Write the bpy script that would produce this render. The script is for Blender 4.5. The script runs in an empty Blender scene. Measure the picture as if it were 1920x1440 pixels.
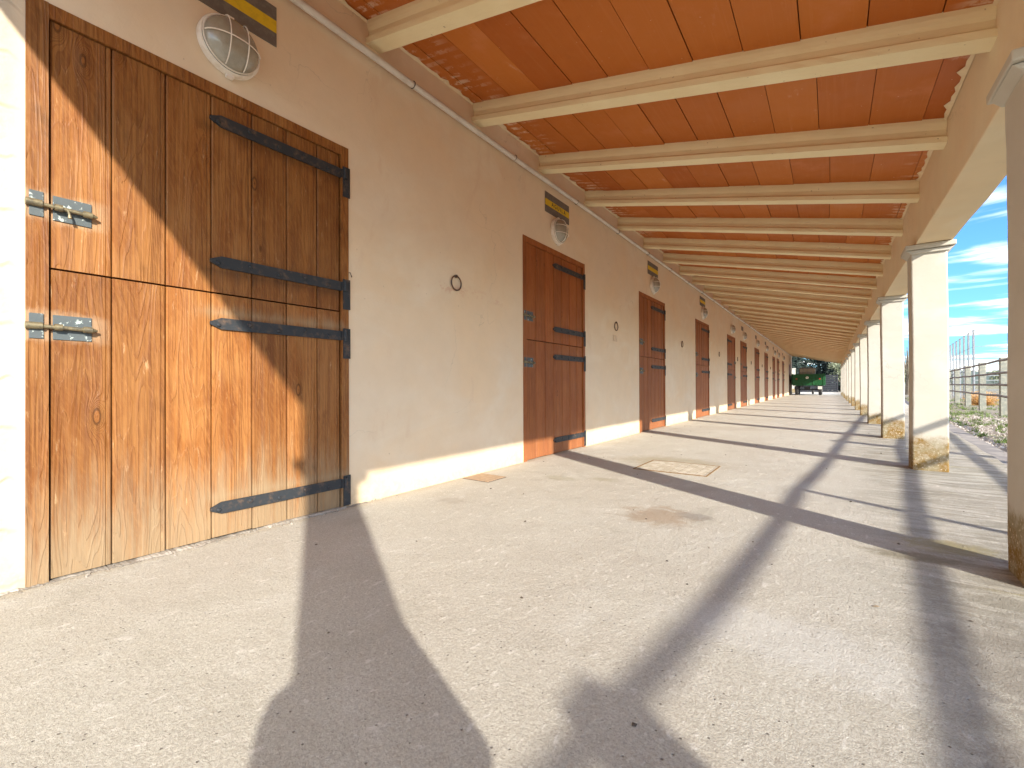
import bpy, bmesh, math, random
from mathutils import Vector, Matrix
random.seed(7)
R = math.radians
S = bpy.context.scene
C = S.collection

# ------------------------------------------------------------------ camera
cd = bpy.data.cameras.new('camera'); cam = bpy.data.objects.new('camera', cd); C.objects.link(cam)
cam.location = (0, 0, 0.737)
cam.rotation_euler = (Matrix.Rotation(R(35.64), 4, 'Z') @ Matrix.Rotation(R(90.23), 4, 'X') @ Matrix.Rotation(R(-0.23), 4, 'Z')).to_euler()
cd.sensor_width = 36; cd.lens = 15.62; cd.clip_start = 0.02; cd.clip_end = 12000
S.camera = cam
# ------------------------------------------------------------------ light
SUN_EL = R(25.0); SX, SY = 0.863, -0.505          # horizontal direction towards the sun
sd = bpy.data.lights.new('sun', 'SUN'); sun = bpy.data.objects.new('sun', sd); C.objects.link(sun)
sd.energy = 2.25; sd.angle = R(0.8); sd.color = (1.0, 0.94, 0.82)
dirv = Vector((-SX * math.cos(SUN_EL), -SY * math.cos(SUN_EL), -math.sin(SUN_EL)))
sun.rotation_euler = dirv.to_track_quat('-Z', 'Y').to_euler(); sun.location = (20, -12, 12)
W = bpy.data.worlds.new('World'); S.world = W; W.use_nodes = True
S.view_settings.view_transform = 'Standard'; S.view_settings.look = 'None'
S.view_settings.gamma = 1.0; S.view_settings.exposure = 2.0
try: S.cycles.max_bounces = 12; S.cycles.diffuse_bounces = 8
except Exception: pass

# ------------------------------------------------------------------ node helper
class NT:
    def __init__(s, tree): s.t = tree; s.t.nodes.clear()
    def n(s, typ, ins=None, **kw):
        nd = s.t.nodes.new(typ)
        for k, v in kw.items(): setattr(nd, k, v)
        if ins:
            for k, v in ins.items():
                sock = nd.inputs[k]
                if isinstance(v, bpy.types.NodeSocket): s.t.links.new(v, sock)
                elif isinstance(v, bpy.types.Node): s.t.links.new(v.outputs[0], sock)
                else: sock.default_value = v
        return nd
    def m(s, op, a, b=0.0, c=0.0, clamp=False):
        nd = s.n('ShaderNodeMath', {0: a, 1: b, 2: c}, operation=op); nd.use_clamp = clamp; return nd.outputs[0]
    def v(s, op, a, b=(0, 0, 0)):
        nd = s.n('ShaderNodeVectorMath', {0: a, 1: b}, operation=op); return nd.outputs[0]
    def noise(s, vec, scale, detail=4, rough=0.55, dist=0.0):
        return s.n('ShaderNodeTexNoise', {'Vector': vec, 'Scale': scale, 'Detail': detail, 'Roughness': rough, 'Distortion': dist}).outputs[0]
    def ramp(s, fac, a, b, lo=0.0, hi=1.0):       # smooth 0..1 map of fac from a..b
        nd = s.n('ShaderNodeMapRange', {0: fac, 1: a, 2: b, 3: lo, 4: hi}, interpolation_type='SMOOTHSTEP'); return nd.outputs[0]
    def mix(s, f, a, b, blend='MIX'):
        nd = s.n('ShaderNodeMix', data_type='RGBA', blend_type=blend)
        for i, v in ((0, f), (6, a), (7, b)):
            if isinstance(v, bpy.types.NodeSocket): s.t.links.new(v, nd.inputs[i])
            else: nd.inputs[i].default_value = (v if i == 0 else (*v, 1.0) if len(v) == 3 else v)
        return nd.outputs[2]
    def bump(s, h, strength, dist=0.01, normal=None):
        ins = {'Height': h, 'Strength': strength, 'Distance': dist}
        if normal is not None: ins['Normal'] = normal
        return s.n('ShaderNodeBump', ins).outputs[0]
    def pos(s): return s.n('ShaderNodeNewGeometry').outputs['Position']
    def obj(s): return s.n('ShaderNodeTexCoord').outputs['Object']
    def scale(s, v, sc): return s.v('MULTIPLY', v, sc)
    def out(s, col, rough=0.8, normal=None, metal=0.0, spec=0.3, **kw):
        ins = {'Base Color': col if not isinstance(col, tuple) else (*col, 1.0)[:4], 'Roughness': rough, 'Metallic': metal, 'Specular IOR Level': spec}
        if normal is not None: ins['Normal'] = normal
        ins.update(kw)
        p = s.n('ShaderNodeBsdfPrincipled', ins)
        s.n('ShaderNodeOutputMaterial', {'Surface': p})
        return p
def mat(name):
    m = bpy.data.materials.new(name); m.use_nodes = True; return m, NT(m.node_tree)

# ------------------------------------------------------------------ world: sky with streaky cloud
t = NT(W.node_tree)
sky = t.n('ShaderNodeTexSky', sky_type='NISHITA'); sky.sun_disc = False
sky.sun_elevation = SUN_EL; sky.sun_rotation = math.atan2(SX, SY); sky.dust_density = 1.2; sky.ozone_density = 1.5; sky.air_density = 1.0; sky.altitude = 300
g = t.n('ShaderNodeTexCoord').outputs['Generated']
sep = t.n('ShaderNodeSeparateXYZ', {0: g})
zz = t.m('ADD', t.m('MAXIMUM', sep.outputs[2], 0.0), 0.10)
pl = t.n('ShaderNodeCombineXYZ', {0: t.m('DIVIDE', sep.outputs[0], zz), 1: t.m('DIVIDE', sep.outputs[1], zz), 2: 0.0}).outputs[0]
rotm = t.n('ShaderNodeMapping', {'Vector': pl, 'Rotation': (0, 0, R(22)), 'Scale': (0.55, 0.75, 1.0), 'Location': (1.3, 0.4, 0)}).outputs[0]
n1 = t.noise(rotm, 1.15, 8, 0.56, 0.35)
n2 = t.noise(t.scale(rotm, (0.35, 1.6, 1)), 2.2, 6, 0.6, 0.2)
cl = t.ramp(t.m('ADD', t.m('MULTIPLY', n1, 0.7), t.m('MULTIPLY', n2, 0.3)), 0.45, 0.60)
tint = t.mix(1.0, sky.outputs[0], (0.20, 0.385, 0.62), 'MULTIPLY')
wcol = t.mix(t.m('MULTIPLY', cl, 0.93), tint, (6.3, 5.85, 5.2))
bg = t.n('ShaderNodeBackground', {'Color': wcol, 'Strength': 0.15})
t.n('ShaderNodeOutputWorld', {'Surface': bg})

# ------------------------------------------------------------------ mesh builder
class MB:
    def __init__(s): s.v = []; s.f = []; s.a = []; s.uv = {}
    def add(s, vs, fs, a=0.0):
        o = len(s.v); s.v += [tuple(p) for p in vs]
        for f in fs: s.f.append(tuple(i + o for i in f)); s.a.append(a)
    def box(s, x0, x1, y0, y1, z0, z1, a=0.0, M=None):
        vs = [Vector((x, y, z)) for x in (x0, x1) for y in (y0, y1) for z in (z0, z1)]
        if M: vs = [M @ p for p in vs]
        s.add(vs, [(0, 1, 3, 2), (4, 6, 7, 5), (0, 4, 5, 1), (2, 3, 7, 6), (0, 2, 6, 4), (1, 5, 7, 3)], a)
    def prism(s, pts, axis, t0, t1, a=0.0, M=None):     # closed 2D outline pts swept along axis
        n = len(pts); vs = []
        for tt in (t0, t1):
            for (p, q) in pts:
                vs.append(Vector({'x': (tt, p, q), 'y': (p, tt, q), 'z': (p, q, tt)}[axis]))
        if M: vs = [M @ v for v in vs]
        fs = [tuple(range(n))[::-1], tuple(range(n, 2 * n))] + [(i, (i + 1) % n, n + (i + 1) % n, n + i) for i in range(n)]
        s.add(vs, fs, a)
    def tube(s, pts, r, seg=8, a=0.0, cap=True):
        pts = [Vector(p) for p in pts]; rs = r if isinstance(r, (list, tuple)) else [r] * len(pts)
        vs = []; up = None
        for i, p in enumerate(pts):
            d = (pts[min(i + 1, len(pts) - 1)] - pts[max(i - 1, 0)])
            if d.length < 1e-9: d = Vector((0, 0, 1))
            d.normalize()
            if up is None: up = d.orthogonal().normalized()
            up = (up - d * up.dot(d)); up = up.normalized() if up.length > 1e-6 else d.orthogonal().normalized()
            b = d.cross(up)
            for k in range(seg):
                t_ = 2 * math.pi * k / seg; vs.append(p + (up * math.cos(t_) + b * math.sin(t_)) * rs[i])
        fs = []
        for i in range(len(pts) - 1):
            for k in range(seg):
                k2 = (k + 1) % seg; fs.append((i * seg + k, i * seg + k2, (i + 1) * seg + k2, (i + 1) * seg + k))
        if cap: fs += [tuple(range(seg))[::-1], tuple(range((len(pts) - 1) * seg, len(pts) * seg))]
        s.add(vs, fs, a)
    def lathe(s, prof, seg=32, M=None, a=0.0):          # prof: (radius, height) about local z
        vs = []
        for r_, h_ in prof:
            for k in range(seg):
                t_ = 2 * math.pi * k / seg; vs.append(Vector((r_ * math.cos(t_), r_ * math.sin(t_), h_)))
        if M: vs = [M @ v for v in vs]
        fs = [(i * seg + k, i * seg + (k + 1) % seg, (i + 1) * seg + (k + 1) % seg, (i + 1) * seg + k) for i in range(len(prof) - 1) for k in range(seg)]
        s.add(vs, fs, a)
    def build(s, name, m, parent=None, smooth=False, bevel=0.0, origin=None, seg=2, recalc=True):
        me = bpy.data.meshes.new(name)
        org = Vector(origin) if origin is not None else Vector((0, 0, 0))
        me.from_pydata([tuple(Vector(p) - org) for p in s.v], [], s.f); me.update()
        at = me.attributes.new('rnd', 'FLOAT', 'FACE')
        for i, v in enumerate(s.a): at.data[i].value = v
        if recalc:
            b = bmesh.new(); b.from_mesh(me); bmesh.ops.recalc_face_normals(b, faces=b.faces); b.to_mesh(me); b.free()
        me.materials.append(m)
        o = bpy.data.objects.new(name, me); C.objects.link(o); o.location = org
        if parent: o.parent = parent; 
        if smooth:
            for p in me.polygons: p.use_smooth = True
            try: me.set_sharp_from_angle(angle=R(40))
            except Exception: pass
        if bevel:
            md = o.modifiers.new('bevel', 'BEVEL'); md.width = bevel; md.segments = seg; md.limit_method = 'ANGLE'; md.angle_limit = R(35)
        return o
def tag(o, label=None, cat=None, group=None, kind=None):
    if label: o['label'] = label
    if cat: o['category'] = cat
    if group: o['group'] = group
    if kind: o['kind'] = kind
    return o
def empty(name, loc=(0, 0, 0), parent=None, rz=0):
    o = bpy.data.objects.new(name, None); C.objects.link(o); o.location = loc; o.rotation_euler = (0, 0, rz); o.empty_display_size = 0.2
    if parent: o.parent = parent
    return o
def copy_tree(o, parent=None):
    c = o.copy(); C.objects.link(c)
    if parent: c.parent = parent
    for ch in list(o.children): copy_tree(ch, c)
    return c

# ------------------------------------------------------------------ materials
def plaster(name, base, warm, pale, left_rough=False, stain=False):
    m, t = mat(name); P = t.pos(); s_ = t.n('ShaderNodeSeparateXYZ', {0: P})
    a = t.noise(P, 0.9, 5, 0.6, 0.4); b = t.noise(P, 5.0, 6, 0.65); c = t.noise(t.scale(P, (1, 0.5, 1)), 2.3, 5, 0.6, 0.8)
    col = t.mix(t.ramp(a, 0.35, 0.68), base, warm); col = t.mix(t.m('MULTIPLY', t.ramp(c, 0.48, 0.75), 0.7), col, pale)
    col = t.mix(t.m('MULTIPLY', t.ramp(b, 0.3, 0.75), 0.16), col, tuple(x * 0.72 for x in base))
    fine = t.noise(P, 160, 3, 0.6); mid = t.noise(P, 28, 5, 0.6, 0.5); big = t.noise(P, 3.2, 3, 0.5, 0.3)
    h = t.m('ADD', t.m('MULTIPLY', fine, 0.10), t.m('ADD', t.m('MULTIPLY', mid, 0.28), t.m('MULTIPLY', big, 1.5)))
    # hairline cracks
    vor = t.n('ShaderNodeTexVoronoi', {'Vector': t.v('ADD', t.scale(P, (1, 1, 1.3)), t.n('ShaderNodeTexNoise', {'Vector': P, 'Scale': 2.4, 'Detail': 6}).outputs[1]), 'Scale': 0.95}, feature='DISTANCE_TO_EDGE')
    crk = t.m('MULTIPLY', t.ramp(vor.outputs[0], 0.0, 0.006, 1, 0), t.ramp(t.noise(P, 1.1, 2), 0.50, 0.62))
    col = t.mix(t.m('MULTIPLY', crk, 0.33), col, tuple(x * 0.45 for x in base))
    # dirt splash close to the ground
    low = t.m('MULTIPLY', t.ramp(t.m('ADD', s_.outputs[2], t.m('MULTIPLY', t.noise(P, 5.5, 6, 0.7), 0.35)), 0.46, 0.14), 0.52)
    low = t.m('MULTIPLY', low, t.ramp(t.noise(P, 17, 5, 0.75), 0.36, 0.60, 0.35, 1.0))
    col = t.mix(low, col, (0.50, 0.37, 0.20))
    if left_rough:   # old reddish scuffs and pale repairs on the plaster
        Y_, Z_ = s_.outputs[1], s_.outputs[2]
        bnd = t.m('MULTIPLY', t.m('MULTIPLY', t.ramp(Z_, 1.44, 1.48), t.ramp(Z_, 1.56, 1.50)), t.m('MULTIPLY', t.ramp(Y_, 2.1, 2.3), t.ramp(Y_, 3.4, 3.0)))
        sc_ = t.m('MULTIPLY', bnd, t.ramp(t.noise(t.scale(P, (1, 9, 16)), 1.0, 4, 0.7), 0.50, 0.60))
        col = t.mix(t.m('MULTIPLY', sc_, 0.5), col, (0.62, 0.36, 0.24))
        pt = t.m('MULTIPLY', t.ramp(t.noise(t.scale(P, (1, 1.2, .55)), 1.6, 6, 0.7, 1.2), 0.58, 0.68), 0.42); col = t.mix(pt, col, (0.66, 0.49, 0.34))
        ch = t.ramp(t.noise(P, 26, 2, 0.5), 0.77, 0.80); col = t.mix(t.m('MULTIPLY', ch, 0.5), col, (0.40, 0.30, 0.21))
    if stain:   # damp brown-ochre growth at the column foot
        e = t.m('ADD', s_.outputs[2], t.m('ADD', t.m('MULTIPLY', t.noise(P, 6, 5, 0.7), 0.26), t.m('MULTIPLY', t.m('SUBTRACT', t.noise(t.scale(P, (.2, 1, .2)), 0.45, 1), 0.5), 0.5)))
        k = t.m('MULTIPLY', t.ramp(e, 0.43, 0.33), t.ramp(t.noise(P, 30, 5, 0.75), 0.30, 0.58, 0.55, 1.0))
        band = t.ramp(t.noise(P, 7, 4, 0.6), 0.4, 0.6)
        col = t.mix(k, col, t.mix(band, (0.22, 0.13, 0.035), (0.27, 0.22, 0.13)))
        sp = t.m('MULTIPLY', t.m('MULTIPLY', t.ramp(t.noise(P, 70, 3, 0.6), 0.60, 0.68), t.ramp(e, 0.42, 0.32)), 0.8)
        col = t.mix(sp, col, (0.70, 0.62, 0.48))
    if left_rough:
        msk = t.ramp(s_.outputs[1], 0.30, 0.22)
        zr = t.m('ADD', t.m('MULTIPLY', s_.outputs[2], 5.2), t.m('MULTIPLY', t.noise(t.scale(P, (1, 3, 0.6)), 1.6, 3), 0.9))
        ln = t.m('ABSOLUTE', t.m('SUBTRACT', t.m('FRACT', zr), 0.5)); ln = t.ramp(ln, 0.0, 0.07, 1, 0)
        h = t.m('SUBTRACT', h, t.m('MULTIPLY', t.m('MULTIPLY', ln, msk), 0.9))
        h = t.m('ADD', h, t.m('MULTIPLY', t.m('MULTIPLY', t.noise(P, 11, 4, 0.6), 2.2), msk))
        col = t.mix(t.m('MULTIPLY', msk, 0.75), col, t.mix(t.ramp(t.noise(P, 4.5, 6, 0.7, 0.6), 0.35, 0.7), (0.52, 0.46, 0.37), (0.42, 0.36, 0.28)))
        col = t.mix(t.m('MULTIPLY', t.m('MULTIPLY', ln, msk), 0.5), col, (0.34, 0.26, 0.18))
    t.out(col, 0.92, t.bump(h, 0.55, 0.006), spec=0.15)
    return m
M_wall = plaster('painted_plaster', (0.735, 0.60, 0.44), (0.75, 0.575, 0.385), (0.77, 0.66, 0.51), left_rough=True)
M_col = plaster('column_render', (0.53, 0.50, 0.44), (0.52, 0.48, 0.40), (0.58, 0.555, 0.505), stain=True)
M_beam = plaster('beam_paint', (0.76, 0.64, 0.44), (0.76, 0.60, 0.39), (0.79, 0.68, 0.50))
def joistm():
    m, t = mat('joist_paint'); P = t.pos()
    col = t.mix(t.ramp(t.noise(P, 3, 5), 0.3, 0.7), (0.83, 0.73, 0.48), (0.79, 0.67, 0.42))
    pits = t.ramp(t.noise(P, 42, 2, 0.5), 0.735, 0.77)
    col = t.mix(t.m('MULTIPLY', pits, 0.6), col, (0.30, 0.20, 0.11))
    h = t.m('SUBTRACT', t.m('ADD', t.m('MULTIPLY', t.noise(t.scale(P, (0.35, 1, 1)), 30, 5, 0.65), 1.0), t.m('MULTIPLY', t.noise(P, 6, 3), 1.0)), pits)
    t.out(col, 0.85, t.bump(h, 0.6, 0.005), spec=0.2); return m
M_joist = joistm()
def tilem():
    m, t = mat('terracotta_board'); P = t.pos(); r = t.n('ShaderNodeAttribute', attribute_name='rnd').outputs['Fac']
    off = t.v('ADD', P, t.n('ShaderNodeCombineXYZ', {0: t.m('MULTIPLY', r, 31.0), 1: t.m('MULTIPLY', r, 17.0), 2: 0.0}).outputs[0])
    st = t.noise(t.scale(off, (60, 1.6, 1)), 1.0, 4, 0.6)
    cl_ = t.noise(off, 2.6, 5, 0.6)
    col = t.mix(r, (0.41, 0.104, 0.013), (0.53, 0.168, 0.027))
    col = t.mix(t.m('MULTIPLY', t.ramp(st, 0.50, 0.75), 0.14), col, (0.64, 0.27, 0.11))
    col = t.mix(t.m('MULTIPLY', t.ramp(cl_, 0.55, 0.75), 0.40), col, (0.62, 0.25, 0.12))
    col = t.mix(t.m('MULTIPLY', t.ramp(t.noise(off, 7, 6, 0.75, 0.6), 0.56, 0.74), 0.22), col, (0.26, 0.07, 0.02))
    # pale lime wash streaks on some boards, splashes by the wall
    ef = t.m('MULTIPLY', t.ramp(t.noise(t.scale(off, (4, 1.3, 1)), 2.2, 6, 0.7), 0.60, 0.80), t.ramp(r, 0.60, 0.85))
    col = t.mix(t.m('MULTIPLY', ef, 0.55), col, (0.72, 0.52, 0.38))
    x_ = t.n('ShaderNodeSeparateXYZ', {0: P}).outputs[0]
    edge = t.m('MAXIMUM', t.ramp(x_, -1.98, -2.36), t.ramp(x_, 0.42, 0.60))
    rib = t.ramp(t.m('SINE', t.m('MULTIPLY', t.n('ShaderNodeSeparateXYZ', {0: P}).outputs[1], 75.0)), -0.5, 0.6)
    spl = t.m('MULTIPLY', t.m('MULTIPLY', edge, rib), t.m('MULTIPLY', t.ramp(t.noise(P, 7, 6, 0.75), 0.47, 0.58), t.ramp(t.noise(P, 0.8, 2), 0.44, 0.58)))
    col = t.mix(t.m('MULTIPLY', spl, 0.85), col, (0.76, 0.60, 0.45))
    dots = t.ramp(t.noise(P, 55, 2, 0.5), 0.765, 0.79); col = t.mix(t.m('MULTIPLY', dots, 0.7), col, (0.78, 0.62, 0.46))
    h = t.m('ADD', t.m('MULTIPLY', t.m('SINE', t.m('MULTIPLY', x_, 150.0)), 0.14), t.m('MULTIPLY', t.noise(P, 90, 3), 0.3))
    t.out(col, t.ramp(cl_, 0.3, 0.7, 0.48, 0.7), t.bump(h, 0.25, 0.003), spec=0.35); return m
M_tile = tilem()
def wood(name, c_dark, c_mid, c_pale, bleach, weather):
    m, t = mat(name); P = t.obj(); r = t.n('ShaderNodeAttribute', attribute_name='rnd').outputs['Fac']
    oi = t.n('ShaderNodeObjectInfo').outputs['Random']
    sh = t.n('ShaderNodeCombineXYZ', {0: 0.0, 1: t.m('ADD', t.m('MULTIPLY', r, 23.0), t.m('MULTIPLY', oi, 9.0)), 2: t.m('MULTIPLY', r, 41.0)}).outputs[0]
    Q = t.v('ADD', P, sh)
    s_ = t.n('ShaderNodeSeparateXYZ', {0: P})
    # knots bend the ring field
    kv = t.n('ShaderNodeTexVoronoi', {'Vector': t.scale(Q, (0.0, 5.2, 1.9)), 'Scale': 1.35, 'Randomness': 1.0})
    kd = kv.outputs['Distance']; keep = t.ramp(t.n('ShaderNodeSeparateColor', {0: kv.outputs['Color']}).outputs[0], 0.36, 0.42)
    knot = t.m('MULTIPLY', t.m('POWER', 2.718, t.m('MULTIPLY', t.m('MULTIPLY', kd, kd), -55.0)), keep)
    n_ = t.noise(t.scale(Q, (0.0, 4.2, 0.42)), 1.0, 3.0, 0.5, 0.25)
    fld = t.m('ADD', n_, t.m('MULTIPLY', knot, 0.28))
    fld = t.m('ADD', fld, t.m('MULTIPLY', t.noise(t.scale(Q, (0, 55, 4)), 1.0, 3), 0.022))
    ring = t.m('FRACT', t.m('MULTIPLY', fld, 34.0))
    late = t.m('MULTIPLY', t.ramp(ring, 0.45, 0.93), t.ramp(ring, 1.0, 0.94))
    fib = t.noise(t.scale(Q, (0, 230, 6.0)), 1.0, 4, 0.7)
    blot = t.noise(t.scale(Q, (1, 3.2, 1.3)), 2.0, 6, 0.65, 0.6)
    col = t.mix(t.ramp(blot, 0.32, 0.66), c_mid, c_pale)
    lk = t.ramp(t.noise(t.scale(Q, (1, 5, 1.1)), 1.3, 4, 0.6), 0.40, 0.70, 0.06, 0.55)
    ls = t.noise(t.scale(Q, (0, 95, 1.3)), 1.0, 3, 0.6); col = t.mix(t.m('MULTIPLY', t.ramp(ls, 0.42, 0.62), 0.50), col, c_dark)
    col = t.mix(t.m('MULTIPLY', late, lk), col, c_dark)
    fl_ = t.noise(t.scale(t.v('ADD', Q, t.n('ShaderNodeCombineXYZ', {0: 0.0, 1: t.m('MULTIPLY', s_.outputs[2], 0.35), 2: 0.0}).outputs[0]), (0, 85, 12)), 1.0, 5, 0.8)
    col = t.mix(t.m('MULTIPLY', t.ramp(fl_, 0.48, 0.62), 0.42 * weather + 0.08), col, c_pale)
    col = t.mix(t.m('MULTIPLY', t.ramp(fib, 0.40, 0.72), 0.34), col, tuple(x * 0.55 for x in c_mid))
    kk = t.m('MULTIPLY', t.ramp(kd, 0.105, 0.085), keep); ki = t.m('MULTIPLY', t.ramp(kd, 0.075, 0.055), keep)
    col = t.mix(t.m('MULTIPLY', kk, 0.8), col, tuple(x * 0.42 for x in c_mid)); col = t.mix(t.m('MULTIPLY', ki, 0.75), col, (c_pale[0] * 1.0, c_pale[1] * .85, c_pale[2] * .7))
    col = t.mix(t.m('MULTIPLY', t.m('MULTIPLY', t.ramp(kd, 0.03, 0.015), keep), 0.7), col, tuple(x * 0.35 for x in c_mid))
    col = t.mix(t.m('MULTIPLY', t.m('SUBTRACT', r, 0.5), 0.0), col, c_pale)
    dk = t.m('MULTIPLY', t.ramp(t.noise(t.scale(Q, (1, 2.5, 1.0)), 3.0, 5, 0.6, 0.5), 0.60, 0.78), 0.55 * weather)
    col = t.mix(dk, col, tuple(x * 0.28 for x in c_mid))
    tone = t.m('ADD', t.m('ADD', 0.76, t.m('MULTIPLY', oi, 0.20)), t.m('MULTIPLY', r, 0.30))
    col = t.mix(1.0, col, t.n('ShaderNodeCombineColor', {0: tone, 1: tone, 2: tone}).outputs[0], 'MULTIPLY')
    # sun-bleached, washed-out foot of the door
    e = t.m('ADD', s_.outputs[2], t.m('MULTIPLY', t.noise(t.scale(Q, (1, 17, 1.3)), 1.0, 6, 0.75), 1.15))
    col = t.mix(t.m('MULTIPLY', t.ramp(e, 1.10, 0.55), 0.72 * weather), col, bleach)
    yy = s_.outputs[1]; on = t.ramp(yy, 0.50, 0.62)
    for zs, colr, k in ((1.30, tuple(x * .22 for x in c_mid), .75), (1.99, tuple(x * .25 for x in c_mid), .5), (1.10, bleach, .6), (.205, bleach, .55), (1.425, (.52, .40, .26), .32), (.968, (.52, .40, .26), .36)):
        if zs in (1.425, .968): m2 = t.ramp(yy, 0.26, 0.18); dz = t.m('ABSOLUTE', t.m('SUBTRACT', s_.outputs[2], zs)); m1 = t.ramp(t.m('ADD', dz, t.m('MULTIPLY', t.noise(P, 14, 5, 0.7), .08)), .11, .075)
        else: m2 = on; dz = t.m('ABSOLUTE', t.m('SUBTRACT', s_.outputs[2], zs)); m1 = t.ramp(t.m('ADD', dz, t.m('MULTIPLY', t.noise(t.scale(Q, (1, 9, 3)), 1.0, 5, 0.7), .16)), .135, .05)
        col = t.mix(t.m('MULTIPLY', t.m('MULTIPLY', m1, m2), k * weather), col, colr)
    scr = t.m('MULTIPLY', t.ramp(t.noise(t.scale(Q, (1, 42, 7)), 1.0, 5, 0.75), 0.60, 0.74), 0.38 * weather)
    col = t.mix(scr, col, (0.72, 0.50, 0.28))
    h = t.m('SUBTRACT', t.m('MULTIPLY', fib, 0.5), t.m('ADD', t.m('MULTIPLY', late, -0.5), t.m('MULTIPLY', knot, 0.6)))
    t.out(col, t.ramp(fib, 0.3, 0.7, 0.48, 0.66), t.bump(h, 0.45 + 0.35 * weather, 0.003), spec=0.28)
    return m
M_wood1 = wood('weathered_stained_pine', (0.125, 0.036, 0.010), (0.245, 0.083, 0.015), (0.335, 0.145, 0.040), (0.30, 0.225, 0.135), 1.0)
M_wood = wood('stained_pine', (0.17, 0.044, 0.010), (0.265, 0.074, 0.016), (0.325, 0.108, 0.027), (0.40, 0.19, 0.10), 0.35)
def simple(name, col, rough=0.6, metal=0.0, var=0.15, sc=20, bump=0.0, col2=None, spec=0.4, thr=(0.45, 0.6)):
    m, t = mat(name); P = t.obj(); n_ = t.noise(P, sc, 5, 0.65)
    c = t.mix(t.ramp(n_, *thr), col, col2 if col2 else tuple(min(1, x * (1 + var)) for x in col))
    t.out(c, rough, t.bump(n_, bump, 0.004) if bump else None, metal=metal, spec=spec); return m
M_iron = simple('painted_iron', (0.028, 0.032, 0.037), 0.6, 0.1, col2=(0.115, 0.075, 0.052), sc=22, bump=0.5, thr=(0.50, 0.74))
M_rust = simple('rusty_iron', (0.055, 0.045, 0.042), 0.65, 0.2, col2=(0.17, 0.075, 0.035), sc=30, bump=0.4)
M_brass = simple('tarnished_brass', (0.24, 0.20, 0.12), 0.5, 0.55, col2=(0.15, 0.13, 0.09), sc=45, bump=0.3)
M_bplate = simple('chipped_bolt_plate', (0.085, 0.10, 0.105), 0.65, 0.1, col2=(0.40, 0.45, 0.42), sc=38, bump=0.3, thr=(0.57, 0.62))
M_white = simple('white_enamel', (0.78, 0.72, 0.64), 0.4, 0, col2=(0.70, 0.62, 0.52), sc=14)
M_black = simple('black_band', (0.015, 0.013, 0.012), 0.5)
M_pipe = simple('grey_plastic_pipe', (0.62, 0.58, 0.52), 0.42, 0, col2=(0.56, 0.51, 0.45), sc=6)
M_greyplaque = simple('brown_grey_paint', (0.14, 0.115, 0.095), 0.75, 0, col2=(0.175, 0.145, 0.12), sc=30, bump=0.1)
M_yellow = simple('yellow_paint', (0.68, 0.46, 0.02), 0.6, 0, col2=(0.60, 0.40, 0.02), sc=24)
M_green = simple('green_paint', (0.006, 0.07, 0.018), 0.5, 0, col2=(0.010, 0.09, 0.028), sc=8)
M_rubber = simple('tyre_rubber', (0.03, 0.028, 0.028), 0.85)
M_red = simple('red_lens', (0.30, 0.05, 0.03), 0.3)
M_rim = simple('wheel_rim', (0.55, 0.52, 0.47), 0.5)
M_tank = simple('milky_plastic', (0.34, 0.31, 0.26), 0.45)
M_galv = simple('galvanised_steel', (0.20, 0.215, 0.225), 0.6, 0.2, col2=(0.29, 0.295, 0.30), sc=16)
M_dark = simple('dark_metal', (0.03, 0.03, 0.036), 0.6)
M_gate = simple('dark_slats', (0.022, 0.024, 0.030), 0.55)
M_post = simple('weathered_post', (0.24, 0.245, 0.21), 0.85, 0, col2=(0.33, 0.32, 0.26), sc=12, bump=0.5)
M_rail = simple('weathered_rail', (0.15, 0.12, 0.105), 0.8, 0, col2=(0.24, 0.20, 0.175), sc=12, bump=0.4)
M_cloth = simple('dark_jacket', (0.03, 0.035, 0.05), 0.9, 0, sc=40, bump=0.3)
M_skin = simple('skin', (0.48, 0.28, 0.19), 0.55)
def glassm():
    m, t = mat('frosted_lamp_glass'); P = t.obj(); n_ = t.noise(P, 9, 5, 0.6)
    dirt = t.ramp(n_, 0.35, 0.7); pris = t.n('ShaderNodeTexVoronoi', {'Vector': P, 'Scale': 160.0}).outputs[0]
    t.out(t.mix(dirt, (0.44, 0.42, 0.35), (0.33, 0.29, 0.22)), 0.22, t.bump(pris, 0.25, 0.002), spec=0.6, **{'Transmission Weight': 0.25, 'Coat Weight': 0.6, 'Coat Roughness': 0.08}); return m
M_glass = glassm()
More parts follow.
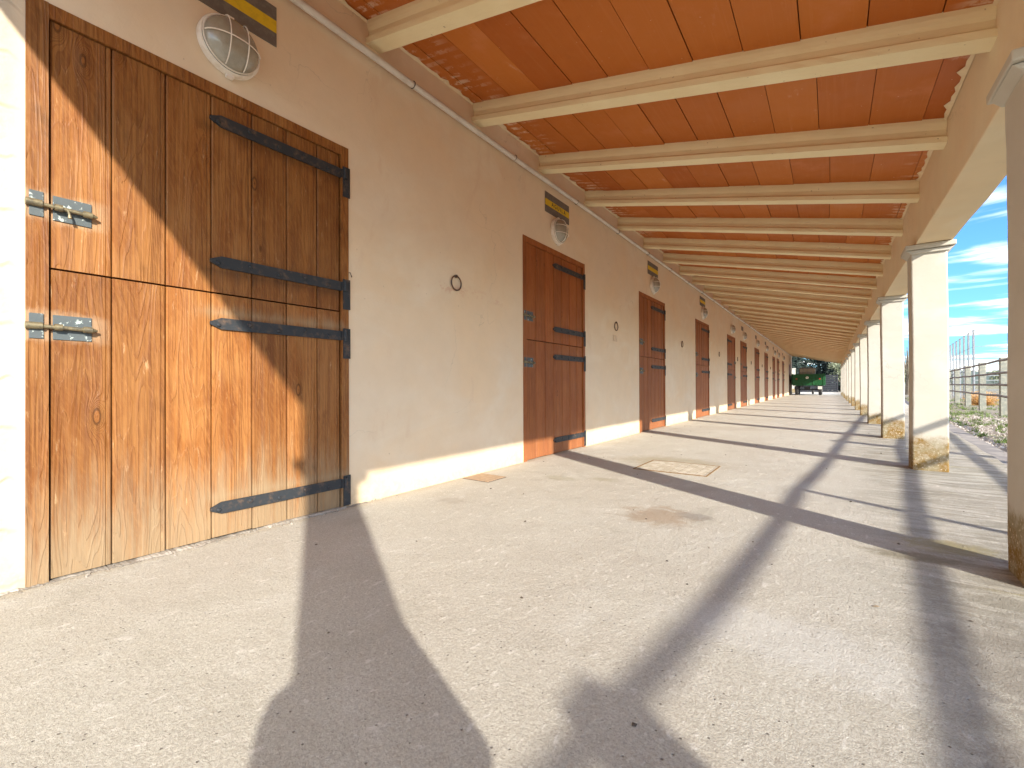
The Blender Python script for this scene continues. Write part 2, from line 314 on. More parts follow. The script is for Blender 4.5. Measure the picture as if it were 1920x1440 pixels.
def floorm():
    m, t = mat('brushed_concrete'); P = t.pos(); s_ = t.n('ShaderNodeSeparateXYZ', {0: P}); X, Y = s_.outputs[0], s_.outputs[1]
    big = t.noise(P, 0.55, 5, 0.6, 0.5); mid = t.noise(P, 2.6, 6, 0.65, 0.6); fine = t.noise(P, 130, 5, 0.8)
    strk = t.noise(t.scale(P, (1.0, 4.5, 1)), 2.2, 6, 0.72, 0.8)
    col = t.mix(t.ramp(big, 0.35, 0.65), (0.52, 0.478, 0.405), (0.57, 0.54, 0.465))
    col = t.mix(t.m('MULTIPLY', t.ramp(mid, 0.5, 0.78), 0.6), col, (0.67, 0.645, 0.585))
    col = t.mix(t.m('MULTIPLY', t.ramp(fine, 0.40, 0.56, 1, 0), 0.42), col, (0.32, 0.265, 0.225))
    vg = t.n('ShaderNodeTexVoronoi', {'Vector': P, 'Scale': 210.0}); cg = t.n('ShaderNodeSeparateColor', {0: vg.outputs['Color']}); nearg = t.ramp(Y, 5.0, 1.5)
    col = t.mix(t.m('MULTIPLY', t.m('MULTIPLY', t.ramp(cg.outputs[0], 0.72, 0.80), nearg), 0.22), col, (0.27, 0.235, 0.19))
    col = t.mix(t.m('MULTIPLY', t.m('MULTIPLY', t.ramp(cg.outputs[1], 0.76, 0.84), nearg), 0.24), col, (0.76, 0.73, 0.65))
    # exposed fine aggregate: dark pores and pale scuffs
    v1 = t.n('ShaderNodeTexVoronoi', {'Vector': P, 'Scale': 62.0}); c1 = t.n('ShaderNodeSeparateColor', {0: v1.outputs['Color']}).outputs[0]
    pore = t.m('MULTIPLY', t.ramp(v1.outputs['Distance'], 0.10, 0.22, 1, 0), t.ramp(c1, 0.86, 0.88))
    col = t.mix(t.m('MULTIPLY', pore, 0.65), col, (0.12, 0.10, 0.09))
    sc1 = t.noise(t.v('ADD', t.scale(P, (44, 19, 1)), t.scale(t.n('ShaderNodeTexNoise', {'Vector': P, 'Scale': 3.0}).outputs[1], (3.5, 3.5, 3.5))), 1.0, 4, 0.6)
    scuff = t.m('MULTIPLY', t.ramp(sc1, 0.60, 0.70), 0.62); col = t.mix(scuff, col, (0.74, 0.70, 0.64))
    # grey worn lane, algae and damp dirt beside the columns
    wet = t.m('MULTIPLY', t.ramp(t.m('ADD', X, t.m('MULTIPLY', t.noise(P, 1.3, 5, 0.7, 0.5), 0.9)), 0.42, 0.98), t.ramp(strk, 0.34, 0.60))
    wet = t.m('MULTIPLY', wet, t.ramp(X, 1.9, 1.3))
    col = t.mix(t.m('MULTIPLY', wet, 0.78), col, (0.24, 0.215, 0.165))
    alg = t.m('MULTIPLY', t.ramp(t.noise(t.scale(P, (1, 3, 1)), 1.7, 5, 0.65, 0.4), 0.60, 0.72), t.ramp(t.m('ADD', X, t.m('MULTIPLY', mid, 0.5)), 0.60, 0.85))
    col = t.mix(t.m('MULTIPLY', alg, 0.55), col, (0.36, 0.29, 0.06))
    cv = t.n('ShaderNodeTexVoronoi', {'Vector': t.v('ADD', P, t.scale(t.n('ShaderNodeTexNoise', {'Vector': P, 'Scale': 3.0, 'Detail': 6}).outputs[1], (.5, .5, 0))), 'Scale': 0.42}, feature='DISTANCE_TO_EDGE')
    crack = t.m('MULTIPLY', t.ramp(cv.outputs[0], 0.0, 0.0022, 1, 0), t.ramp(t.noise(P, 0.7, 3), 0.46, 0.56))
    col = t.mix(t.m('MULTIPLY', crack, 0.12), col, (0.20, 0.17, 0.14))
    blo = t.ramp(t.noise(P, 1.15, 7, 0.72, 1.1), 0.54, 0.70); col = t.mix(t.m('MULTIPLY', blo, 0.42), col, (0.38, 0.345, 0.28))
    def spot(cx, cy, rx, ry, colr, k, w=0.5):
        nonlocal col
        d = t.n('ShaderNodeVectorMath', {0: t.scale(t.v('SUBTRACT', P, (cx, cy, 0)), (1 / rx, 1 / ry, 0))}, operation='LENGTH').outputs[1]
        d = t.m('ADD', d, t.m('MULTIPLY', t.m('SUBTRACT', t.noise(P, 9, 5, 0.7, 0.8), 0.5), 2.2 * w))
        col = t.mix(t.m('MULTIPLY', t.ramp(d, 0.35, 1.0, 1, 0), k), col, colr)
    spot(-0.80, 2.52, 0.26, 0.24, (0.36, 0.27, 0.19), 0.75, 0.8)
    spot(-0.62, 2.62, 0.12, 0.10, (0.26, 0.23, 0.20), 0.7, 0.8)
    spot(-1.25, 4.35, 0.62, 0.42, (0.36, 0.30, 0.19), 0.6, 0.5)
    spot(-1.75, 3.1, 0.20, 0.12, (0.37, 0.33, 0.24), 0.6)
    spot(-1.45, 3.25, 0.16, 0.10, (0.37, 0.33, 0.24), 0.6)
    spot(-2.0, 2.1, 0.16, 0.10, (0.40, 0.35, 0.29), 0.5)
    spot(0.42, 2.78, 0.20, 0.16, (0.34, 0.28, 0.10), 0.5, 0.9)
    spot(0.28, 2.55, 0.22, 0.09, (0.17, 0.14, 0.08), 0.6, 0.8)
    spot(0.45, 1.75, 0.30, 0.35, (0.25, 0.22, 0.18), 0.6, 0.9)
    spot(0.35, 1.2, 0.16, 0.35, (0.22, 0.19, 0.16), 0.6, 0.9)
    spot(-0.10, 1.5, 0.40, 0.22, (0.62, 0.60, 0.56), 0.5, 0.7)
    # dirt line against the wall and cold joints between pours
    col = t.mix(t.m('MULTIPLY', t.ramp(t.m('ADD', X, t.m('MULTIPLY', t.noise(P, 12, 5, 0.7), 0.12)), -2.26, -2.36), 0.45), col, (0.44, 0.34, 0.22))
    hb = t.m('ADD', t.m('MULTIPLY', t.noise(P, 210, 4, 0.8), 1.1), t.m('ADD', t.m('MULTIPLY', t.noise(P, 60, 5, 0.75, 0.4), 1.3), t.m('MULTIPLY', sc1, 0.8)))
    hb = t.m('SUBTRACT', hb, t.m('MULTIPLY', pore, 1.2)); hb = t.m('ADD', hb, t.m('MULTIPLY', t.noise(P, 5, 3, 0.5), 3.0))
    t.out(col, 0.9, t.bump(hb, 1.0, 0.007), spec=0.25); return m
M_floor = floorm()
def groundm():
    m, t = mat('gravel_and_weeds'); P = t.pos(); s_ = t.n('ShaderNodeSeparateXYZ', {0: P})
    v = t.n('ShaderNodeTexVoronoi', {'Vector': P, 'Scale': 22.0}); c = t.n('ShaderNodeSeparateColor', {0: v.outputs['Color']}).outputs[0]
    v2 = t.n('ShaderNodeTexVoronoi', {'Vector': P, 'Scale': 7.0}); c2 = t.n('ShaderNodeSeparateColor', {0: v2.outputs['Color']}).outputs[1]
    col = t.mix(c, (0.26, 0.22, 0.18), (0.46, 0.41, 0.35)); col = t.mix(t.ramp(c2, 0.6, 0.95), col, (0.55, 0.50, 0.46))
    col = t.mix(t.ramp(v.outputs['Distance'], 0.25, 0.6), col, (0.22, 0.18, 0.145))
    gr = t.ramp(t.noise(P, 0.9, 6, 0.7, 0.5), 0.48, 0.60)
    col = t.mix(t.m('MULTIPLY', gr, 0.75), col, t.mix(t.noise(P, 14, 3), (0.10, 0.13, 0.045), (0.30, 0.30, 0.15)))
    far = t.ramp(s_.outputs[1], 45, 120); col = t.mix(t.m('MULTIPLY', far, 0.8), col, t.mix(t.noise(P, 0.03, 4), (0.30, 0.26, 0.16), (0.16, 0.17, 0.09)))
    h = t.m('ADD', t.m('MULTIPLY', v.outputs['Distance'], -1.0), t.noise(P, 12, 4))
    t.out(col, 0.95, t.bump(h, 0.9, 0.03), spec=0.2); return m
M_ground = groundm()
M_kerb = simple('dark_grey_kerb', (0.20, 0.18, 0.17), 0.85, 0, col2=(0.30, 0.27, 0.24), sc=5, bump=0.5)  # kerb strip in a mottled dark grey tone
def leafm(name, a, b):
    m, t = mat(name); r = t.n('ShaderNodeAttribute', attribute_name='rnd').outputs['Fac']
    t.out(t.mix(r, a, b), 0.7, spec=0.25); return m
M_conifer = leafm('conifer_needles', (0.012, 0.020, 0.018), (0.035, 0.052, 0.038))
M_olive = leafm('olive_leaves', (0.11, 0.13, 0.07), (0.24, 0.26, 0.17))
M_dry = leafm('dry_straw', (0.38, 0.17, 0.05), (0.60, 0.36, 0.13))
M_grass = leafm('weed_blades', (0.07, 0.12, 0.03), (0.22, 0.28, 0.09))
M_bark = simple('bark', (0.10, 0.08, 0.06), 0.9, 0, sc=15, bump=0.6, col2=(0.16, 0.13, 0.10))
M_hill = simple('scrubby_hill', (0.09, 0.12, 0.10), 0.95, 0, sc=0.01, col2=(0.14, 0.15, 0.11))

# ------------------------------------------------------------------ measures
WX = -2.411                                   # wall face
ROOF0, ROOF1 = -0.42, 40.4
JS = 1.037; J0 = 1.876                        # joist far-side corners at J0 + JS*i
TS = 0.228                                    # roof slope
def tile_z(x): return 3.09 - TS * (x - WX)
DW, DH = 1.326, 2.20
doors = [(0.285, 1.350), (3.548, DW), (6.749, DW), (10.296, DW), (13.978, DW), (16.273, DW), (19.645, DW), (22.812, DW), (26.246, DW), (28.442, DW), (31.804, DW), (37.3, DW)]
hinge_left = {4, 8}

# ================================================================== setting
m = MB(); G = 6
m.add([(-3000, -3000, -.06), (3000, -3000, -.06), (3000, 6000, -.06), (-3000, 6000, -.06)], [(0, 1, 2, 3)])
tag(m.build('ground', M_ground), kind='structure')
m = MB()                                      # concrete walkway with a slightly splayed outer edge
def edgeX(y): return 0.93 + 0.062 * max(y, -3)
ys = [-3.0 + i * 0.5 for i in range(115)]
top = [(WX - 0.2, y, 0.0) for y in ys] + [(edgeX(y) + 0.012 * math.sin(y * 5.1), y, 0.0) for y in ys]
n = len(ys); m.add(top, [(i, i + n, i + n + 1, i + 1) for i in range(n - 1)])
low = [(edgeX(y) + 0.012 * math.sin(y * 5.1), y, 0.0) for y in ys] + [(edgeX(y) + 0.03, y, -0.12) for y in ys]
m.add(low, [(i, i + n, i + n + 1, i + 1) for i in range(n - 1)])
m.add([(WX - .2, -3, 0), (edgeX(-3), -3, 0), (edgeX(-3), -3, -.12), (WX - .2, -3, -.12)], [(0, 1, 2, 3)])
tag(m.build('walkway', M_floor), kind='structure')
m = MB()                                      # grey kerb strip outside the walkway
for i in range(n - 1):
    a0, a1 = edgeX(ys[i]) + .032, edgeX(ys[i + 1]) + .032
    m.add([(a0, ys[i], -.035), (a0 + .20, ys[i], -.045), (a1 + .20, ys[i + 1], -.045), (a1, ys[i + 1], -.035), (a0 + .20, ys[i], -.12), (a1 + .20, ys[i + 1], -.12)], [(0, 1, 2, 3), (1, 4, 5, 2)])
tag(m.build('kerb', M_kerb), kind='structure')
m = MB()
random.seed(3); pts = []
for i in range(90):
    a = R(-75 + i * 2.2); d = 3600 + 500 * math.sin(i * .37)
    h = 60 + 75 * (math.sin(i * .21 + 1) * .5 + .5) + 22 * math.sin(i * .9) + random.uniform(-6, 6)
    pts.append((d * math.sin(a), d * math.cos(a), h))
vs = []
for (x, y, h) in pts:
    for k, (f_, hh) in enumerate(((1.0, -1), (1.04, .35), (1.09, .8), (1.15, 1.0), (1.3, .3))): vs.append((x * f_, y * f_, max(-1, h * hh)))
m.add(vs, [(i * 5 + k, i * 5 + k + 1, (i + 1) * 5 + k + 1, (i + 1) * 5 + k) for i in range(89) for k in range(4)])
tag(m.build('hills', M_hill, smooth=True), kind='structure')

# ================================================================== stable building
B = empty('stable_building', (WX, 0, 0))
tag(B, 'long cream stable building with terracotta porch ceiling, cream joists, square columns and wooden stable doors', 'building')
def bp(mb, name, m_, parent=B, **kw):
    """build in world coordinates, parent under a parent that is only translated"""
    o = mb.build(name, m_, None, **kw)
    o.parent = parent
    w = Vector((0, 0, 0)); p = parent
    while p: w += p.location; p = p.parent
    o.location -= w
    return o
m = MB()                                      # front wall with real door openings
yk = [-4.0]; 
for (z0, w) in doors: yk += [z0, z0 + w]
yk.append(ROOF1)
TOPW = 3.30
for i in range(len(yk) - 1):
    y0, y1 = yk[i], yk[i + 1]
    nseg = max(1, int((y1 - y0) / 1.2))
    is_door = (i % 2 == 1)
    zb = DH if is_door else -0.1
    m.add([(WX, y0, zb), (WX, y1, zb), (WX, y1, TOPW), (WX, y0, TOPW)], [(0, 1, 2, 3)])
    if is_door:   # reveal
        d = 0.20
        m.add([(WX, y0, -.1), (WX, y0, DH), (WX - d, y0, DH), (WX - d, y0, -.1)], [(0, 1, 2, 3)])
        m.add([(WX, y1, -.1), (WX, y1, DH), (WX - d, y1, DH), (WX - d, y1, -.1)], [(0, 1, 2, 3)])
        m.add([(WX, y0, DH), (WX, y1, DH), (WX - d, y1, DH), (WX - d, y0, DH)], [(0, 1, 2, 3)])
        m.add([(WX - d, y0, -.1), (WX - d, y1, -.1), (WX - d, y1, DH), (WX - d, y0, DH)], [(0, 1, 2, 3)])
# building body behind
m.add([(WX, -4, -.1), (WX, -4, TOPW), (-7.5, -4, 4.4), (-7.5, -4, -.1)], [(0, 1, 2, 3)])
m.add([(WX, ROOF1, -.1), (WX, ROOF1, TOPW), (-7.5, ROOF1, 4.4), (-7.5, ROOF1, -.1)], [(0, 1, 2, 3)])
m.add([(-7.5, -4, -.1), (-7.5, ROOF1, -.1), (-7.5, ROOF1, 4.4), (-7.5, -4, 4.4)], [(0, 1, 2, 3)])
bp(m, 'wall', M_wall, recalc=False)
# roof slab (above the boards) and building roof
m = MB()
x1 = 1.0
for (xa, xb, ya, yb, up) in ((WX + .002, x1, ROOF0, ROOF1 + .15, .075), (-7.7, WX - .001, -4.2, ROOF1 + .15, .26)):
    m.prism([(xa, tile_z(xa) + up), (xb, tile_z(xb) + up), (xb, tile_z(xb) + up + .11), (xa, tile_z(xa) + up + .11)], 'y', ya, yb)
for i in range(int((ROOF1 + 4) / .42)):       # curved roof tiles along the eave
    y = ROOF0 + .12 + i * .42
    if y > ROOF1: break
    m.tube([(x1 + .05, y, tile_z(x1) + .19), (WX, y, tile_z(WX) + .19)], .09, 8)
bp(m, 'roof', simple('clay_roof', (0.42, 0.19, 0.10), 0.8, col2=(0.50, 0.28, 0.16), sc=5))
# ceiling boards
m = MB(); random.seed(11)
jc = [J0 - 0.055 + JS * i for i in range(-2, 38)]           # joist centres
jc = [ROOF0 + .055] + [c for c in jc if c > ROOF0 + .3 and c < ROOF1 - .25] + [ROOF1 - .055]
for a, b in zip(jc[:-1], jc[1:]):
    x = WX + random.uniform(-.2, 0)
    while x < 0.60:
        w = 0.272 + random.uniform(-.004, .004); xa = max(x, WX + .001); xb = min(x + w, .605)
        if xb - xa > .01:
            dz = random.uniform(-.003, .004); sk = random.uniform(-.004, .004)
            za, zb = tile_z(xa) + dz, tile_z(xb) + dz
            r_ = random.random(); gap = .0018 if random.random() < .75 else .0035
            vs = [(xa + gap, a + sk, za), (xb - gap, a + sk, zb), (xb - gap, b - sk, zb), (xa + gap, b - sk, za)]
            vs += [(p[0], p[1], p[2] + .04) for p in vs]
            m.add(vs, [(0, 1, 2, 3), (0, 4, 5, 1), (1, 5, 6, 2), (2, 6, 7, 3), (3, 7, 4, 0)], r_)
        x += w
bp(m, 'ceiling_tiles', M_tile, recalc=False)
m = MB(); m.add([(WX, ROOF0, tile_z(WX) + .045), (.62, ROOF0, tile_z(.62) + .045), (.62, ROOF1, tile_z(.62) + .045), (WX, ROOF1, tile_z(WX) + .045)], [(0, 1, 2, 3)])
bp(m, 'ceiling_backing', simple('dark_joint_mortar', (0.10, 0.04, 0.02), 0.9))
# joists: inverted-T prestressed profile, following the slope
prof = [(-.056, -.153), (.056, -.153), (.058, -.118), (.038, -.106), (.030, -.095), (.030, -.062), (.040, -.045), (.045, -.022), (.045, .006),
        (-.045, .006), (-.045, -.022), (-.040, -.045), (-.030, -.062), (-.030, -.095), (-.038, -.106), (-.058, -.118)]
def joist_mesh(seed):
    rr = random.Random(seed); mb = MB(); NX = 40; n_ = len(prof); vs = []
    for i in range(NX + 1):
        x = WX + .001 + (.603 - WX) * i / NX
        for (p, q) in prof:
            j = rr.uniform(-.0022, .0022) if q < -.1 else rr.uniform(-.0008, .0008)
            vs.append((x - WX, p + j, tile_z(x) + q + (j * .6 if q < -.1 else 0)))
    fs = [tuple(range(n_)), tuple(range(NX * n_, NX * n_ + n_))[::-1]]
    for i in range(NX):
        for k in range(n_): fs.append((i * n_ + k, i * n_ + (k + 1) % n_, (i + 1) * n_ + (k + 1) % n_, (i + 1) * n_ + k))
    mb.add(vs, fs); return mb
protoj = []
for k in range(3):
    o = joist_mesh(k).build('joist', M_joist, None); o.parent = B; o.location = (0, jc[k], 0); protoj.append(o)
for k in range(3, len(jc)):
    o = protoj[k % 3].copy(); C.objects.link(o); o.parent = B; o.location = (0, jc[k], 0)
# mortar fillet where the boards meet the wall and the beam
rr = random.Random(5)
for (xx, sgn) in ((WX, 1), (.60, -1)):
    m = MB(); y = ROOF0; prev = None
    while y < ROOF1:
        w = .012 + rr.random() ** 3 * .035; z = tile_z(xx)
        cur = [(xx + sgn * .001, y, z - .016), (xx + sgn * (w), y, tile_z(xx + sgn * w) - .003)]
        if prev: m.add(prev + cur, [(0, 1, 3, 2)])
        prev = cur; y += .05 if y < 8 else .25
    bp(m, 'mortar_fillet', M_beam)
# eaves beam
BX0, BX1, BZ = .60, .83, 1.93
m = MB(); rr = random.Random(8)
NY = 90; ring = []
for i in range(NY + 1):
    y = ROOF0 + (ROOF1 - ROOF0) * i / NY
    j = [rr.uniform(-.003, .003) for _ in range(4)]
    ring += [(BX0 + j[0], y, BZ + j[1]), (BX1 + j[2], y, BZ + j[3]), (BX1 + j[2], y, tile_z(BX1) + .08), (BX0 + j[0], y, tile_z(BX0) + .07)]
m.add(ring, [(i * 4 + k, i * 4 + (k + 1) % 4, (i + 1) * 4 + (k + 1) % 4, (i + 1) * 4 + k) for i in range(NY) for k in range(4)] + [(0, 1, 2, 3), (NY * 4 + 3, NY * 4 + 2, NY * 4 + 1, NY * 4)])
bp(m, 'eaves_beam', M_beam, bevel=.006)
# columns with thin slab capitals
CX0, CX1, CW = .572, .803, .23
def column_mesh(seed):
    rr = random.Random(seed); mb = MB(); NZ = 26; vs = []
    for i in range(NZ + 1):
        z = -.01 + 1.90 * i / NZ; t_ = rr.uniform(-.0008, .0008); bow = .003 * math.sin(i * .22 + seed)
        for (x, y) in ((0, 0), (CX1 - CX0, 0), (CX1 - CX0, CW), (0, CW)):
            vs.append((x + rr.uniform(-.0009, .0009) + bow, y + rr.uniform(-.0009, .0009) + t_, z))
    mb.add(vs, [(i * 4 + k, i * 4 + (k + 1) % 4, i * 4 + 4 + (k + 1) % 4, i * 4 + 4 + k) for i in range(NZ) for k in range(4)] + [(3, 2, 1, 0), (NZ * 4, NZ * 4 + 1, NZ * 4 + 2, NZ * 4 + 3)])
    return mb
cols = []
for k in range(-2, 13):
    y = 5.129 + 2.763 * k
    if y > ROOF1 - .3: break
    if k < 2:
        o = column_mesh(k + 5).build('column', M_col, None, bevel=.012, seg=3)
        cm = MB(); cm.box(-.042, CX1 - CX0 + .045, -.045, CW + .045, 0, .04)
        cm.prism([(-.036, -.002), (CX1 - CX0 + .038, -.002), (CX1 - CX0 + .004, -.035), (-.004, -.035)], 'y', -.02, CW + .02)
        cap = cm.build('capital', M_col, o, bevel=.006); cap.location = (0, 0, 1.888)
        cols.append(o)
    else: o = copy_tree(cols[k % 4])
    o.parent = B; o.location = (CX0 - WX, y, 0)

# ---- stable doors -------------------------------------------------
FRD = 0.075
def fl(x): return x                            # local door frame: x = out of wall (0 at wall face), y along, z up
def plank_leaf(w, z0, z1, widths, seed, mb, y0):
    rr = random.Random(seed); y = y0; tot = sum(widths)
    for k, ww in enumerate(widths):
        ww = ww * w / tot; g = .0018; c = .005; a0, a1 = y + (g if k else 0.001), y + ww - (g if k < len(widths) - 1 else .001)
        X = -.006 + rr.uniform(-.001, .001); dz = rr.uniform(-.002, .002) if z0 < .1 else 0
        pts = [(-.045, a0), (X - c, a0), (X, a0 + c), (X, a1 - c - .015), (X - .0045, a1 - c - .0125), (X - .001, a1 - c - .0095), (X - .001, a1 - c), (X - c, a1), (-.045, a1)]
        mb.prism(pts, 'z', z0 + dz, z1, rr.random())
        y += ww
def strap(mb, y_hinge, y_tip, z, dirn, h=.056):  # pointed strap from hinge side to tip
    X0, X1 = -.004, .005; y1 = y_hinge; y0 = y_tip
    pts = [(y0, z), (y0 - dirn * .012 * 0 + (-dirn) * -.0 , z)]
    s_ = 1 if y1 > y0 else -1
    pts = [(y0, z + .007), (y0 + s_ * .048, z + h * .5), (y1, z + h * .5), (y1, z - h * .5), (y0 + s_ * .048, z - h * .5), (y0, z - .007)]
    mb.prism(pts, 'x', X0, X1)
    for k in range(5):                          # bolt heads
        yb = y0 + s_ * (.035 + k * .145); 
        if (y1 - yb) * s_ < .03: break
        mb.lathe([(.0001, .008), (.007, .007), (.0105, .003), (.011, 0)], 10, Matrix.Translation((X1, yb, z + (.006 if k % 2 else -.008))) @ Matrix.Rotation(R(90), 4, 'Y'))
def make_door(name, wmat, w, seed, mirror=False, plates=True):
    root = None
    fw_l, fw_r = .060, .050
    if mirror: fw_l, fw_r = fw_r, fw_l
    f = MB()
    f.prism([(-.16, 0), (.006, 0), (.006, fw_l), (-.012, fw_l), (-.012, fw_l - .010), (-.16, fw_l - .010)], 'z', 0, DH, .3)
    f.prism([(-.16, w - fw_r + .010), (-.012, w - fw_r + .010), (-.012, w - fw_r), (.006, w - fw_r), (.006, w), (-.16, w)], 'z', 0, DH, .6)
    f.box(-.16, .004, fw_l + .0005, w - fw_r - .0005, DH - .055, DH, .8)
    fr = f.build(name, wmat, None)
    rr = random.Random(seed)
    y0 = fw_l + .004; lw = w - fw_l - fw_r - .008
    widths = [1, 1.02, 1.0, 1.02, 1.0, .98, .80]
    u = MB(); plank_leaf(lw, 1.196, DH - .060, widths, seed, u, y0)
    u.build('upper_leaf', wmat, fr)
    l = MB(); plank_leaf(lw, .010, 1.188, widths, seed + 9, l, y0)
    l.build('lower_leaf', wmat, fr)
    yh = (w - fw_r) if not mirror else fw_l
    yt = (w - fw_r - .70) if not mirror else fw_l + .70
    for i, z in enumerate((2.032, 1.345, 1.045, .150)):
        hb = MB(); s_ = -1 if mirror else 1
        strap(hb, yh + s_ * .012, yt, z, 1)
        ya, yb = sorted((yh + s_ * .010, yh + s_ * .058))
        hb.box(.0055, .0105, ya, yb, z - .138, z + .045)       # L plate on the frame
        hb.tube([(.014, yh + s_ * .022, z - .03), (.014, yh + s_ * .022, z + .034)], .0105, 10)
        hb.box(.004, .012, min(yh, yh + s_ * .022), max(yh, yh + s_ * .022), z - .026, z + .026)
        for q in (-.12, -.065): hb.lathe([(.0001, .004), (.006, .003), (.008, 0)], 8, Matrix.Translation((.0105, yh + s_ * .042, z + q)) @ Matrix.Rotation(R(90), 4, 'Y'))
        ho = hb.build('strap_hinge', M_iron if i in (0, 1) else M_rust if i == 9 else M_iron, fr)
    yl = fw_l if not mirror else w - fw_r; s_ = 1 if not mirror else -1
    for z in (1.425, .968):
        b = MB(); pa, pb = sorted((yl + s_ * .012, yl + s_ * .122)); b.box(-.0055, -.001, pa, pb, z - .047, z + .047)
        ka, kb = sorted((yl - s_ * .052, yl - s_ * .014)); b.box(.0065, .0105, ka, kb, z - .047, z + .047)
        pl_ = b.build('bolt_plate', M_bplate, fr, bevel=.0015)
        r_ = MB(); X = .016
        r_.tube([(X, yl - s_ * .058, z), (X, yl + s_ * .126, z - .004)], .0075, 12)
        r_.tube([(X, yl - s_ * .062, z), (X, yl - s_ * .018, z)], .0135, 14)
        r_.tube([(X, yl + s_ * .014, z - .001), (X, yl + s_ * .036, z - .001)], .0128, 14)
        r_.tube([(X, yl + s_ * .094, z - .003), (X, yl + s_ * .120, z - .003)], .0125, 14)
        r_.tube([(X, yl + s_ * .122, z - .004), (X, yl + s_ * .136, z - .005)], [.009, .004], 12)
        if z > 1.2: r_.tube([(X, yl + s_ * .05, z), (X + .014, yl + s_ * .052, z - .018), (X + .015, yl + s_ * .054, z - .036)], [.005, .004, .0065], 8)
        r_.build('slide_bolt', M_brass, fr, smooth=True)
    return fr
d0 = make_door('stable_door', M_wood1, doors[0][1], 21)
d0.parent = B; d0.location = (0, doors[0][0], 0)
d0['label'] = 'large weathered stable door nearest the camera, sunlit orange planks with brass slide bolts'
dp = make_door('stable_door', M_wood, DW, 33); dp.parent = B; dp.location = (0, doors[1][0], 0)
dm = make_door('stable_door', M_wood, DW, 40, mirror=True); dm.parent = B; dm.location = (0, doors[4][0], 0)
for i in range(2, len(doors)):
    if i == 4: continue
    o = copy_tree(dm if i in hinge_left else dp); o.parent = B; o.location = (0, doors[i][0], 0)
# rough concrete threshold crumbs under the first door
m = MB(); rr = random.Random(2)
for k in range(150):
    y = rr.uniform(-.6, 2.0); x = WX + .004 + abs(rr.gauss(0, .03)); r_ = rr.uniform(.002, .009) * (1 if x < WX + .05 else .6)
    M_ = Matrix.Translation((x, y, r_ * .25)) @ Matrix.Rotation(rr.uniform(0, 6), 4, Vector((rr.random(), rr.random(), rr.random())).normalized()) @ Matrix.Diagonal((1, 1.5, .6, 1))
    m.add([M_ @ (Vector(p) * r_ * rr.uniform(.7, 1.2)) for p in ((1, 0, 0), (0, 1, 0), (-1, 0, 0), (0, -1, 0), (0, 0, 1), (0, 0, -1))], [(0, 1, 4), (1, 2, 4), (2, 3, 4), (3, 0, 4), (1, 0, 5), (2, 1, 5), (3, 2, 5), (0, 3, 5)])
prev = None; wv = .02; hv = .006                # broken mortar lip under the door
for k in range(260):
    y = .10 + k * .0064; wv = max(.006, min(.05, wv + rr.gauss(0, .0035))); hv = max(.002, min(.011, hv + rr.gauss(0, .0012)))
    cur = [(WX - .06, y, hv), (WX + wv * .55, y, hv + rr.uniform(-.001, .001)), (WX + wv, y, .0012)]
    if prev: m.add(prev + cur, [(0, 1, 4, 3), (1, 2, 5, 4)])
    prev = cur
tag(m.build('rubble', simple('concrete_crumbs', (0.24, 0.21, 0.175), 0.95, col2=(0.38, 0.34, 0.29), sc=9)), kind='stuff')

ordn = ['', 'second', 'third', 'fourth', 'fifth', 'sixth', 'seventh', 'eighth', 'ninth', 'tenth', 'eleventh', 'last']
dn = ['the large nearest door', 'the second stable door', 'the third stable door', 'the fourth stable door', 'the fifth stable door', 'the sixth stable door', 'the seventh stable door', 'the eighth stable door', 'the ninth stable door', 'the tenth stable door', 'the eleventh stable door', 'the last stable door']
for i, o in enumerate([c for c in B.children if c.name.startswith('stable_door')]): pass
# ---- bulkhead lamps ----------------------------------------------
def make_lamp(wires):
    r = empty('wall_lamp')
    MX = Matrix.Rotation(R(90), 4, 'Y')         # local z -> +x
    b = MB(); b.lathe([(.0001, 0), (.132, 0), (.137, .004), (.137, .030), (.134, .038), (.128, .041), (.126, .034), (.0001, .034)], 48, MX)
    b.box(.006, .030, -.016, .016, -.150, -.134); b.box(.006, .030, -.016, .016, .134, .150)
    b.build('lamp_base', M_white, r, smooth=True)
    g_ = MB(); pr = [(.1245 * math.cos(a), .034 + .082 * math.sin(a)) for a in [R(90 * k / 12) for k in range(13)]]
    g_.lathe(pr, 40, MX); g_.build('lamp_glass', M_glass, r, smooth=True)
    c = MB()
    def dome(y, z):
        q = max(0, 1 - (y * y + z * z) / .124 ** 2); return .046 + .082 * math.sqrt(q)
    ringp = [(.048, .1245 * math.cos(R(a)), .1245 * math.sin(R(a))) for a in range(0, 361, 10)]
    c.tube(ringp, .0036, 8)
    vert, hor = wires
    for y in vert:
        L = math.sqrt(.122 ** 2 - y * y); c.tube([(dome(y, L * math.sin(R(a))) , y, L * math.sin(R(a))) for a in range(-90, 91, 10)], .0028, 8)
    for z in hor:
        L = math.sqrt(.122 ** 2 - z * z); c.tube([(dome(L * math.sin(R(a)), z), L * math.sin(R(a)), z) for a in range(-90, 91, 10)], .0028, 8)
    c.build('wire_guard', M_white, r, smooth=True)
    return r
LG = 'round bulkhead lamps above the stable doors'
la = make_lamp(([-.035, .045], [-.004])); lb = make_lamp(([-.0, ], [-.04, .04]))
for i, (z0, w) in enumerate(doors[:11]):
    o = la if i == 0 else lb if i == 1 else copy_tree(lb)
    o.location = (WX + .001, z0 + w / 2 + (-.005 if i else .005), 2.405)
    tag(o, 'round white wire-caged bulkhead lamp with frosted glass above ' + dn[i], 'wall lamp', LG)
